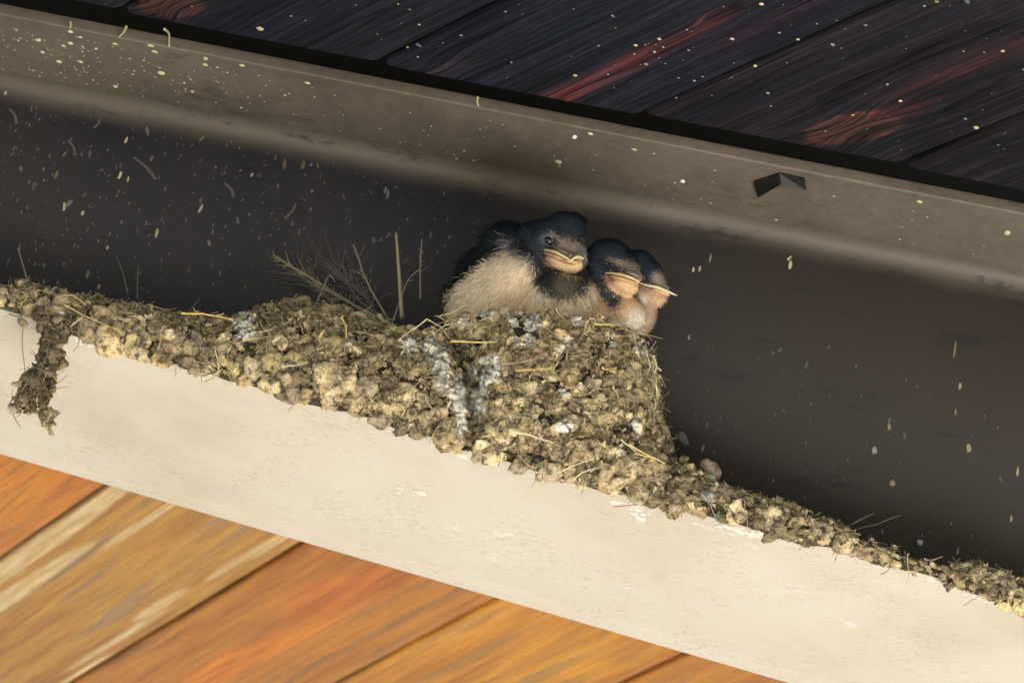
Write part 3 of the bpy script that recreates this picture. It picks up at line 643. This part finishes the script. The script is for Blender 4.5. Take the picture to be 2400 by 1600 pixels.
# ------------------------------------------------------------------ straws
def straw(name, pts, r, col, parent, r1=None):
    r *= .8; r1 = r*.5; V, F = tube([p+RNG.normal(0, .12, 3) for p in curve([at(*p) for p in pts], 4)], r, r1, 6); col = tuple(.8*q for q in col)
    return mesh_obj(name, V, F, STRAW, parent, True, np.tile(col, (len(V), 1))*(1+.2*RNG.normal(size=(len(V), 1))*.4))
SY = (.62, .47, .2); SP = (.66, .58, .36); SB = (.34, .25, .15)
for pts, r, c_ in [([(1058, 799, -62), (1162, 803, -66)], .5, SY), ([(1208, 868, -68), (1292, 862, -69)], .42, SY), ([(1390, 757, -64), (1442, 763, -64)], .5, SY), ([(1508, 842, -50), (1550, 868, -52)], .55, SP),
                  ([(1472, 1040, -64), (1558, 1086, -62)], .5, SY), ([(1455, 1030, -64), (1490, 1058, -64)], .35, SP), ([(1296, 1112, -62), (1340, 1092, -64), (1395, 1072, -65)], .35, SP), ([(1195, 1008, -66), (1250, 1022, -66), (1300, 1040, -65)], .45, SP),
                  ([(1185, 852, -68), (1230, 846, -70), (1290, 832, -70)], .35, SB), ([(1250, 825, -70), (1275, 808, -70), (1268, 785, -69), (1255, 775, -68)], .28, SB), ([(1370, 775, -66), (1378, 750, -66), (1395, 748, -65), (1390, 765, -65), (1360, 790, -66)], .3, SP),
                  ([(1490, 972, -56), (1522, 1020, -50), (1562, 1090, -46)], .4, SB), ([(1535, 950, -50), (1560, 1000, -40), (1580, 1048, -34)], .35, SB), ([(1530, 960, -50), (1545, 1020, -40), (1556, 1050, -34)], .25, SB),
                  ([(1500, 870, -52), (1535, 900, -54), (1540, 925, -52)], .5, SP), ([(1512, 895, -52), (1532, 930, -52), (1536, 960, -50)], .4, SP), ([(1518, 880, -50), (1538, 895, -52)], .5, (.75, .72, .6)), ([(1530, 900, -50), (1546, 925, -52)], .55, (.75, .72, .6)),
                  ([(1410, 860, -66), (1440, 872, -66)], .4, SY), ([(1435, 905, -66), (1450, 930, -66)], .45, SY), ([(1340, 1125, -60), (1370, 1105, -62), (1410, 1095, -62)], .3, SP), ([(1490, 1062, -64), (1530, 1072, -62)], .35, SY)]:
    straw('straw', pts, r, c_, nest, r*.8)
for pts, r, c_ in [([(425, 735, -58), (490, 738, -60), (548, 750, -60)], .5, (.6, .42, .13)), ([(500, 740, -60), (525, 735, -60)], .3, SY), ([(130, 693, -56), (170, 692, -58), (200, 714, -58)], .35, SY), ([(150, 715, -58), (200, 740, -59), (280, 775, -60)], .32, SY),
                  ([(165, 765, -60), (200, 738, -60)], .28, SP), ([(1000, 748, -58), (930, 800, -60)], .3, SP), ([(660, 860, -62), (720, 850, -62)], .3, SP), ([(935, 985, -60), (960, 940, -62), (972, 910, -62)], .3, SP), ([(800, 745, -60), (812, 770, -60), (808, 810, -60)], .5, (.5, .38, .12)),
                  ([(1060, 745, -45), (1000, 772, -50), (950, 790, -50)], .3, SB), ([(1050, 760, -48), (1000, 790, -52)], .25, SP)]:
    straw('straw', pts, r, c_, ledge, r*.8)
for pts, r, c_ in [([(1648, 1160, -56), (1680, 1215, -60), (1722, 1280, -60)], .22, (.6, .56, .5)), ([(1440, 1186, -54), (1480, 1182, -54), (1530, 1176, -56)], .25, (.4, .2, .08)), ([(1955, 1232, -54), (2020, 1278, -54)], .35, SY), ([(1990, 1238, -50), (2010, 1240, -40), (2110, 1208, -34)], .2, (.3, .27, .24)), ([(1990, 1230, -48), (2050, 1202, -36)], .2, (.3, .27, .24))]:
    straw('straw', pts, r, c_, tr, r*.6)
tuft = Acc()
for i in range(70):
    px = RNG.uniform(1496, 1536); py = RNG.uniform(815, 960); P = at(px, py, RNG.uniform(-54, -36)); L = RNG.uniform(5, 13)
    q = P+np.array([RNG.normal(.8, .8), RNG.normal(0, 1), -L]); mdl = (P+q)/2+np.array([RNG.uniform(.3, 1.8), -.6, 0])
    V, F = tube(curve([P, mdl, q], 5), RNG.uniform(.1, .3), .08, 4); tuft.add(V, F, np.array([(.6, .5, .25), (.45, .4, .2), (.7, .66, .5), (.35, .28, .15)][RNG.integers(4)]))
for i in range(90):
    px = RNG.uniform(1000, 1480); py = RNG.uniform(735, 775)+.03*(px-1000); P = at(px, py, -60); a_ = RNG.normal(0, .5); L = RNG.uniform(4, 11)
    q = P+np.array([L*math.cos(a_), RNG.normal(0, 1), L*math.sin(a_)]); V, F = tube(curve([P, (P+q)/2+RNG.normal(0, .8, 3), q], 5), RNG.uniform(.1, .25), .07, 4); tuft.add(V, F, np.array([(.4, .32, .18), (.3, .24, .14), (.55, .47, .28)][RNG.integers(3)]))
tuft.build('straw_fringe', STRAW, nest)['kind'] = 'stuff'
# dry grass stems standing against the web
def sprig(main, r, col, label, twigs=0, tl=30, grp='dry stems standing behind the old mud ledge'):
    o = empty('dry_grass_stem', at(*main[0])); P = [at(*p) for p in main]; C_ = curve(P, 8)
    V, F = tube(C_, r, r*.5, 5); mesh_obj('stem', V, F, STRAW, o, True, np.tile(col, (len(V), 1)))
    if twigs:
        acc = Acc()
        for i in range(twigs):
            t = RNG.uniform(.35, 1); k = min(int(t*(len(C_)-1)), len(C_)-2); d = C_[k+1]-C_[k]; d /= np.linalg.norm(d)
            q = RNG.normal(0, .55, 3); q[1] *= .5; L = tl/7.2*RNG.uniform(.4, 1); e_ = C_[k]+(d+q)*L
            V, F = tube(curve([C_[k], (C_[k]+e_)/2+RNG.normal(0, .3, 3), e_], 3), r*.4, r*.15, 3); acc.add(V, F, np.array(col)*RNG.uniform(.7, 1.3))
        acc.build('twiglets', STRAW, o)
    tag(o, label, 'grass stem', grp)
GC = (.24, .21, .16); GD = (.17, .16, .15)
sprig([(942, 745, -30), (935, 640, -28), (928, 545, -27)], .75, (.3, .25, .17), 'thick straight upright stem left of the birds, tallest of the stems')
sprig([(985, 700, -28), (985, 620, -26), (989, 560, -26)], .3, GC, 'thin upright stem just right of the thickest one', 6, 14)
sprig([(920, 755, -30), (955, 660, -26), (985, 630, -25)], .3, GC, 'thin slanting stem crossing the thickest upright one', 10, 30)
sprig([(905, 740, -28), (860, 660, -26), (828, 572, -26)], .35, GC, 'feathery stem leaning left from the thickest one', 22, 26)
sprig([(900, 762, -28), (790, 690, -24), (640, 598, -24)], .5, (.3, .25, .14), 'long feathery grass head lying far over to the left', 60, 34)
sprig([(930, 765, -30), (830, 715, -26), (735, 665, -25)], .45, GC, 'slanting bare stem lying under the long grass head', 16, 40)
sprig([(740, 715, -34), (758, 675, -30), (772, 645, -28), (785, 660, -28)], .3, (.26, .24, .2), 'short stem bent over at its tip left of the slanting ones')
sprig([(940, 770, -32), (850, 745, -28), (775, 715, -28)], .4, GC, 'lowest stem lying along the top of the mud', 14, 30)
sprig([(880, 735, -20), (830, 690, -18), (800, 620, -14)], .3, GD, 'faint dark stem among the grass heads', 40, 60)
sprig([(900, 768, -26), (860, 700, -18), (770, 625, -14)], .25, GD, 'dark twiggy stem behind the long grass head', 150, 70)
sprig([(860, 760, -22), (770, 700, -16), (700, 640, -14)], .25, GD, 'dark bushy stem lowest behind the long grass head', 140, 70)
sprig([(68, 672, -34), (55, 625, -30), (42, 582, -28)], .35, (.22, .2, .16), 'lone thin stem standing at the far left edge', 0)
sprig([(322, 700, -25), (322, 660, -20), (324, 625, -16)], .25, GD, 'faint curved stem above the middle of the ledge', 6, 24)
sprig([(300, 690, -20), (288, 640, -16), (272, 600, -12)], .22, GD, 'faint straight stem leaning left above the ledge', 0)
sprig([(445, 726, -34), (470, 700, -30)], .2, (.2, .19, .2), 'tiny stem slanting right above the yellow straw', 0)

# ------------------------------------------------------------------ young swallows
def vpos(px, py, d, D0):            # px, py photo pixel; d depth offset in px-like units at the bird's distance D0
    k = D0/FPX; return CAM + (D0+d*k)*((px-1200)/FPX*RR - (py-800)/FPX*UU + FF)
class Bird:
    def __init__(s, label, ref, y):
        P = at(ref[0], ref[1], y); s.D0 = float((P-CAM)@FF); s.k = s.D0/FPX
        s.root = empty('young_swallow', P); tag(s.root, label, 'bird', 'young swallows in the nest'); s.acc = []
    def P(s, px, py, d): return vpos(px, py, d, s.D0)
    def ell(s, px, py, d, a_, b_, c_, rot=0):
        s.acc.append((px, py, d, a_, b_, c_, rot))
    def build(s, colf, lenf, dens=1.0, seed=1):
        VV = []; FF_ = []; n = 0
        for (px, py, d, a_, b_, c_, rot) in s.acc:
            V, F = ICO3; r = math.radians(rot); cx, sx = math.cos(r), math.sin(r); k = s.k
            X = (V[:, 0]*a_*cx-V[:, 1]*b_*sx)*k; Y = (V[:, 0]*a_*sx+V[:, 1]*b_*cx)*k; Z = V[:, 2]*c_*k
            VV.append(s.P(px, py, d)+X[:, None]*RR+Y[:, None]*UU+Z[:, None]*FF); FF_.append(F+n); n += len(V)
        tmp = mesh_obj('tmp', np.vstack(VV), np.vstack(FF_), None)
        md = tmp.modifiers.new('r', 'REMESH'); md.mode = 'VOXEL'; md.voxel_size = 2.6*s.k*S; md.use_smooth_shade = True
        m2 = tmp.modifiers.new('s', 'SMOOTH'); m2.iterations = 26; m2.factor = .6
        me = bpy.data.meshes.new_from_object(tmp.evaluated_get(bpy.context.evaluated_depsgraph_get()))
        bpy.data.objects.remove(tmp)
        co = np.zeros(len(me.vertices)*3); me.vertices.foreach_get('co', co); co = co.reshape(-1, 3)*U
        no = np.zeros(len(me.vertices)*3); me.vertices.foreach_get('normal', no); no = no.reshape(-1, 3)
        tris = []
        for p in me.polygons:
            v = p.vertices
            tris.append((v[0], v[1], v[2]))
            if len(v) == 4: tris.append((v[0], v[2], v[3]))
        tris = np.array(tris)
        dl = co-CAM; dz = dl@FF; px = 1200+FPX*(dl@RR)/dz; py = 800-FPX*(dl@UU)/dz; dd = (dz-s.D0)/s.k
        pert = wob(co, .5, seed, 3)*5
        cols = colf(px+pert, py+pert*.8, dd)
        co = co + no*(wob(co, .6, seed+5, 2)*.1)[:, None]
        body = mesh_obj('body', co, tris, PLUME, s.root, True, cols)
        # plumage: many fine tapered barbs lying down and outward on the body
        A = np.linalg.norm(np.cross(co[tris[:, 1]]-co[tris[:, 0]], co[tris[:, 2]]-co[tris[:, 0]]), axis=1)/2
        nb = int(A.sum()*22*dens); pk = RNG.choice(len(tris), nb, p=A/A.sum()); w_ = RNG.dirichlet((1, 1, 1), nb)
        P = (co[tris[pk]]*w_[..., None]).sum(1); Nn = (no[tris[pk]]*w_[..., None]).sum(1); Nn /= np.linalg.norm(Nn, axis=1)[:, None]
        dl = P-CAM; dz = dl@FF; bx = 1200+FPX*(dl@RR)/dz; by = 800-FPX*(dl@UU)/dz; bd = (dz-s.D0)/s.k
        fx, fy, L = lenf(bx, by, bd)
        keep = L > 0; P, Nn, bx, by, bd, fx, fy, L = [q[keep] for q in (P, Nn, bx, by, bd, fx, fy, L)]; nb = len(P)
        flow = fx[:, None]*RR-fy[:, None]*UU; flow = flow+RNG.normal(0, .22, (nb, 3))+.28*np.stack([wob(P, .5, seed+20+i, 2) for i in range(3)], 1); flow -= Nn*(flow*Nn).sum(1)[:, None]; flow /= np.linalg.norm(flow, axis=1)[:, None]
        d_ = flow+Nn*(.3+.45*RNG.random((nb, 1))); L = np.where(RNG.random(nb) < .06, L*1.9, L); L = (L*s.k*RNG.uniform(.6, 1.3, nb))[:, None]; side = np.cross(flow, Nn)*(.11*RNG.uniform(.6, 1.4, (nb, 1)))
        base = P-Nn*.1; mid = base+d_*L*.55; tip = base+(flow+Nn*.12)*L
        V = np.stack([base-side, base+side, mid-side*.8, mid+side*.8, tip], 1).reshape(-1, 3); i0 = np.arange(nb)*5
        F = np.vstack([np.stack([i0, i0+1, i0+3], 1), np.stack([i0, i0+3, i0+2], 1), np.stack([i0+2, i0+3, i0+4], 1)])
        cc = colf(bx+RNG.normal(0, 5, nb), by+RNG.normal(0, 5, nb), bd)*RNG.uniform(.75, 1.2, (nb, 1))*(1+.13*wob(P*np.array([1, 1, .5]), .7, seed+9, 3)[:, None])
        mesh_obj('down_feathers', V, F, PLUME, s.root, True, np.repeat(cc, 5, axis=0))
        bpy.data.meshes.remove(me)
    def blob(s, name, mat, parts, col, sub=ICO3, base=None):
        acc = Acc(); col0 = col
        for (px, py, d, a_, b_, c_, rot) in parts:
            V, F = sub; r = math.radians(rot); cx, sx = math.cos(r), math.sin(r); k = s.k
            X = (V[:, 0]*a_*cx-V[:, 1]*b_*sx)*k; Y = (V[:, 0]*a_*sx+V[:, 1]*b_*cx)*k; Z = V[:, 2]*c_*k
            if base is not None:
                g_ = 1+.07*wob(V, 2.5, 55, 3); X = X*g_; Y = Y*g_; t_ = sm(V[:, 0]+.35*wob(V, 2.5, 56, 3), -.95, .1)[:, None]
                col = np.array(base)*(1-t_)+np.array(col0)*t_; col = col*(1+.12*wob(V, 3.5, 57, 3)[:, None])
            acc.add(s.P(px, py, d)+X[:, None]*RR+Y[:, None]*UU+Z[:, None]*FF, F, col)
        return acc.build(name, mat, s.root)
    def lip(s, name, pts, col, flat=.5, n=8):     # ribbon-like gape edge: (px, py, d, radius)
        C_ = curve([np.concatenate([s.P(*p[:3]), [p[3]*s.k]]) for p in pts], n); V = []; F = []; sd = 8
        for i, q in enumerate(C_):
            dr = (C_[min(i+1, len(C_)-1)]-C_[max(i-1, 0)])[:3]; dr /= np.linalg.norm(dr); out = -FF+.3*UU; out -= dr*(out@dr); out /= np.linalg.norm(out); up = np.cross(dr, out)
            for k in range(sd):
                an = 2*math.pi*k/sd; V.append(q[:3]+q[3]*(math.cos(an)*out*1.2+math.sin(an)*up*flat*1.6))
        for i in range(len(C_)-1):
            for k in range(sd):
                a0 = i*sd+k; a1 = i*sd+(k+1) % sd; F += [[a0, a1, a1+sd], [a0, a1+sd, a0+sd]]
        for b_ in (0, (len(C_)-1)*sd):
            for k in range(1, sd-1): F.append([b_, b_+k, b_+k+1])
        V = np.array(V)
        return mesh_obj(name, V, np.array(F), BEAK, s.root, True, np.tile(col, (len(V), 1)))
NAVY = np.array((.004, .0075, .013)); BUFF = np.array((.82, .67, .48)); SLATE = np.array((.03, .036, .04)); LORE = np.array((.2, .155, .12)); WTUF = np.array((.8, .75, .66)); ORG = np.array((.7, .47, .28))
def sm(v, a_, b_): t = np.clip((v-a_)/(b_-a_), 0, 1); return t*t*(3-2*t)
def inell(px, py, cx, cy, rx, ry, rot=0, soft=.25):
    r = math.radians(rot); dx = px-cx; dy = -(py-cy); u = (dx*math.cos(r)+dy*math.sin(r))/rx; v = (-dx*math.sin(r)+dy*math.cos(r))/ry
    return 1-sm(np.sqrt(u*u+v*v), 1-soft, 1+soft)
def lay(C, m, col): return C*(1-m[:, None])+np.array(col)*m[:, None]

# bird 1: left, largest
b1 = Bird('largest young swallow, left in the nest, dark cap, grey bib and broad cream flank', (1230, 740), -34)
for e_ in [(1175, 688, 0, 132, 88, 80, 30), (1310, 705, -22, 98, 72, 72, -6), (1215, 650, 0, 88, 70, 70, 25), (1195, 592, 42, 62, 70, 58, 30), (1142, 645, 55, 80, 64, 50, 42), (1098, 690, 44, 60, 46, 44, 36), (1270, 605, 22, 66, 66, 60, 0), (1262, 560, 25, 56, 44, 46, 22),
           (1308, 566, -5, 66, 60, 62, 0), (1325, 545, -5, 52, 50, 52, 0), (1335, 592, -40, 42, 34, 36, -15), (1345, 605, -62, 22, 20, 22, -15), (1318, 617, -58, 46, 18, 28, -20), (1338, 620, -62, 30, 18, 26, -5)]: b1.ell(*e_)
def c1(px, py, d):
    C = np.tile(BUFF, (len(px), 1))
    C = lay(C, inell(px, py, 1235, 690, 60, 40, 20, .5), BUFF*np.array((1.1, 1.08, 1.0)))
    C = lay(C, inell(px, py, 1272, 688, 16, 10, 30, .7), WTUF)
    ed = 690-(px-1060)*.78                     # upper edge of the pale flank
    ed = np.where(px > 1190, 588+(px-1190)*.35, ed)
    C = lay(C, sm(ed-py, -3, 8)*(px < 1262), NAVY)
    C = lay(C, sm(1066-px+(py-690)*-.3, -8, 22), NAVY)
    C = lay(C, sm(d, 38, 60)*sm(740-py, 0, 30), NAVY)
    C = lay(C, inell(px, py, 1215, 592, 34, 9, -35, .5)*(d < 30), (.25, .24, .22))
    C = lay(C, inell(px, py, 1312, 640, 66, 52, -28, .15)*(px > 1236), SLATE)          # bib
    C = lay(C, inell(px, py, 1322, 665, 20, 26, 0, .6), (.16, .13, .1))
    C = lay(C, inell(px, py, 1305, 560, 84, 68, 0, .08)*(py < 645)*(px > 1236), NAVY*1.6)
    C = lay(C, np.maximum(inell(px, py, 1318, 618, 52, 20, -20, .12), inell(px, py, 1340, 620, 33, 20, -5, .12)), (.62, .43, .25)); C = lay(C, inell(px, py, 1278, 606, 22, 9, -30, .5), (.3, .17, .11))
    C = lay(C, ((py < 556)&(px > 1236))*1.0, NAVY*1.6)
    C = lay(C, inell(px, py, 1262, 585, 22, 34, 0, .5), (.03, .037, .05))
    C = lay(C, inell(px, py, 1336, 584, 38, 21, -14, .35), LORE)
    C = lay(C, inell(px, py, 1366, 590, 14, 22, 0, .3), (.1, .11, .1))
    C = lay(C, inell(px, py, 1302, 556, 14, 6, -45, .4), (.16, .13, .11)); C = lay(C, inell(px, py, 1284, 562, 16, 14, -30, .2), (.09, .1, .11))
    C = lay(C, inell(px, py, 1300, 570, 12, 10, 0, .4), NAVY*.7)
    return C
def l1(px, py, d):
    fx = np.where(px < 1240, -.75, np.where(px > 1330, .25, -.1)); fy = np.full(len(px), .65)
    head = inell(px, py, 1308, 562, 76, 70, 0, .1) > .5
    fx = np.where(head, (px-1345)/60, fx); fy = np.where(head, (py-600)/60, fy)
    up = (py < 700-(px-1060)*.8)&(px < 1240); fx = np.where(up, -.9, fx); fy = np.where(up, -.1, fy)
    L = np.where(head, 6.0, 18.0); L = np.where(up, 20, L); th = inell(px, py, 1325, 618, 56, 24, -16, .05) > .5; L = np.where(th, 4.0, L); L = np.where((inell(px, py, 1325, 600, 46, 10, -24, .05) > .5), 0, L); return fx, fy, L
b1.build(c1, l1, seed=21)
b1.blob('lower_mandible', BEAK, [(1312, 606, -80, 38, 6, 18, -21), (1336, 613, -88, 26, 6, 18, -8)], (.5, .34, .17), base=(.3, .16, .11))
b1.blob('upper_mandible', BEAK, [(1338, 600, -80, 11, 10, 20, -10), (1327, 594, -74, 22, 8, 16, -28)], (.17, .13, .1))
b1.lip('gape_flange', [(1276, 586, -52, 2.5), (1288, 588, -66, 4), (1305, 592, -86, 4), (1325, 603, -98, 4), (1338, 610, -104, 3), (1346, 604, -102, 3.5), (1356, 602, -92, 4), (1366, 607, -78, 3)], (.6, .5, .28))
b1.blob('eye', EYE, [(1286, 564, -61, 10.5, 9, 8, -30)], (0, 0, 0))
# bird 2: middle
b2 = Bird('middle young swallow pressed between its two nest mates, drowsy, pale gape line, orange breast', (1440, 760), -35)
for e_ in [(1415, 742, -8, 92, 56, 60, -8), (1452, 740, -12, 60, 56, 56, -10), (1425, 680, 5, 52, 60, 54, 0), (1428, 612, 0, 58, 54, 58, -15), (1450, 625, -8, 52, 46, 50, -25), (1470, 645, -25, 34, 28, 36, -20), (1461, 667, -36, 38, 20, 28, -20), (1474, 674, -34, 24, 18, 24, -10), (1482, 750, -15, 24, 40, 30, -15)]: b2.ell(*e_)
def c2(px, py, d):
    C = np.tile(ORG, (len(px), 1)); C = lay(C, sm(py, 700, 760)*(px > 0), (.62, .43, .26)); C = lay(C, inell(px, py, 1484, 752, 18, 34, -20, .5), WTUF)
    C = lay(C, inell(px, py, 1393, 655, 16, 24, 0, .4), (.05, .05, .06))
    C = lay(C, inell(px, py, 1424, 672, 25, 54, 28, .2), (.035, .04, .05))
    C = lay(C, inell(px, py, 1432, 608, 76, 60, -16, .08)*(py < 672), NAVY*1.5)
    C = lay(C, inell(px, py, 1462, 620, 36, 9, -20, .5), (.14, .11, .085)); C = lay(C, inell(px, py, 1486, 634, 12, 12, 0, .5), LORE)
    C = lay(C, inell(px, py, 1425, 620, 26, 9, -15, .4), NAVY*.6)
    C = lay(C, inell(px, py, 1395, 645, 16, 30, 0, .5), (.03, .035, .045))
    C = lay(C, inell(px, py, 1463, 668, 42, 25, -20, .12), (.6, .41, .23)); C = lay(C, inell(px, py, 1430, 655, 14, 10, -20, .5), (.26, .15, .1))
    return C
def l2(px, py, d):
    head = inell(px, py, 1432, 608, 74, 60, -16, .1) > .5
    fx = np.where(head, (px-1490)/60, -.1); fy = np.where(head, (py-650)/60, .8); L = np.where(head, 5., 11.); L = np.where(inell(px, py, 1463, 668, 46, 28, -18, .05) > .5, 4.0, L); L = np.where(inell(px, py, 1458, 646, 46, 8, -12, .05) > .5, 0, L); return fx, fy, L
b2.build(c2, l2, seed=31)
b2.blob('lower_mandible', BEAK, [(1458, 654, -56, 34, 6, 16, -14)], (.5, .33, .16), base=(.3, .16, .11))
b2.blob('upper_mandible', BEAK, [(1482, 642, -50, 20, 8, 18, -18)], (.16, .125, .1))
b2.lip('gape_flange', [(1417, 640, -42, 2.2), (1432, 640, -56, 2.6), (1452, 643, -68, 2.6), (1475, 649, -76, 2.8), (1490, 656, -74, 2.2), (1498, 662, -66, 1.2)], (.6, .5, .3))
b2.blob('eye', EYE, [(1421, 618, -52, 12, 4.5, 5, -10)], (0, 0, 0))
# bird 3: right, in profile
b3 = Bird('young swallow at the right rim of the nest, in profile, beak pointing right', (1510, 770), -33)
for e_ in [(1490, 740, 25, 40, 50, 50, 0), (1512, 738, 5, 26, 48, 38, -12), (1505, 755, 0, 24, 34, 30, -20), (1510, 690, 15, 34, 44, 42, 0), (1495, 632, 28, 46, 48, 50, -25), (1518, 645, 18, 42, 38, 44, -40), (1540, 660, 8, 24, 20, 28, -40), (1543, 696, 4, 18, 20, 20, -20)]: b3.ell(*e_)
def c3(px, py, d):
    C = np.tile(np.array((.4, .28, .2)), (len(px), 1)); C = lay(C, inell(px, py, 1496, 740, 12, 50, -8, .5), WTUF*.85)
    C = lay(C, (1-sm(py, 662, 676)), NAVY*1.8); C = lay(C, inell(px, py, 1545, 655, 18, 14, -40, .5), LORE); C = lay(C, inell(px, py, 1547, 698, 22, 24, 0, .2), (.55, .36, .21)); return C
def l3(px, py, d):
    head = py < 668; fx = np.where(head, (px-1570)/60, .1); fy = np.where(head, (py-680)/60, .9); return fx, fy, np.where(head, 5., 9.)
b3.build(c3, l3, seed=41)
b3.blob('lower_mandible', BEAK, [(1548, 683, -8, 24, 6, 16, -24)], (.56, .36, .2))
b3.blob('upper_mandible', BEAK, [(1550, 668, 0, 22, 8, 16, -28)], (.14, .12, .1))
b3.lip('gape_flange', [(1500, 663, -28, 1.4), (1518, 669, -32, 2.6), (1540, 673, -30, 3.6), (1560, 681, -20, 3.8), (1578, 689, -10, 2.6), (1588, 693, -5, .8)], (.58, .5, .33))
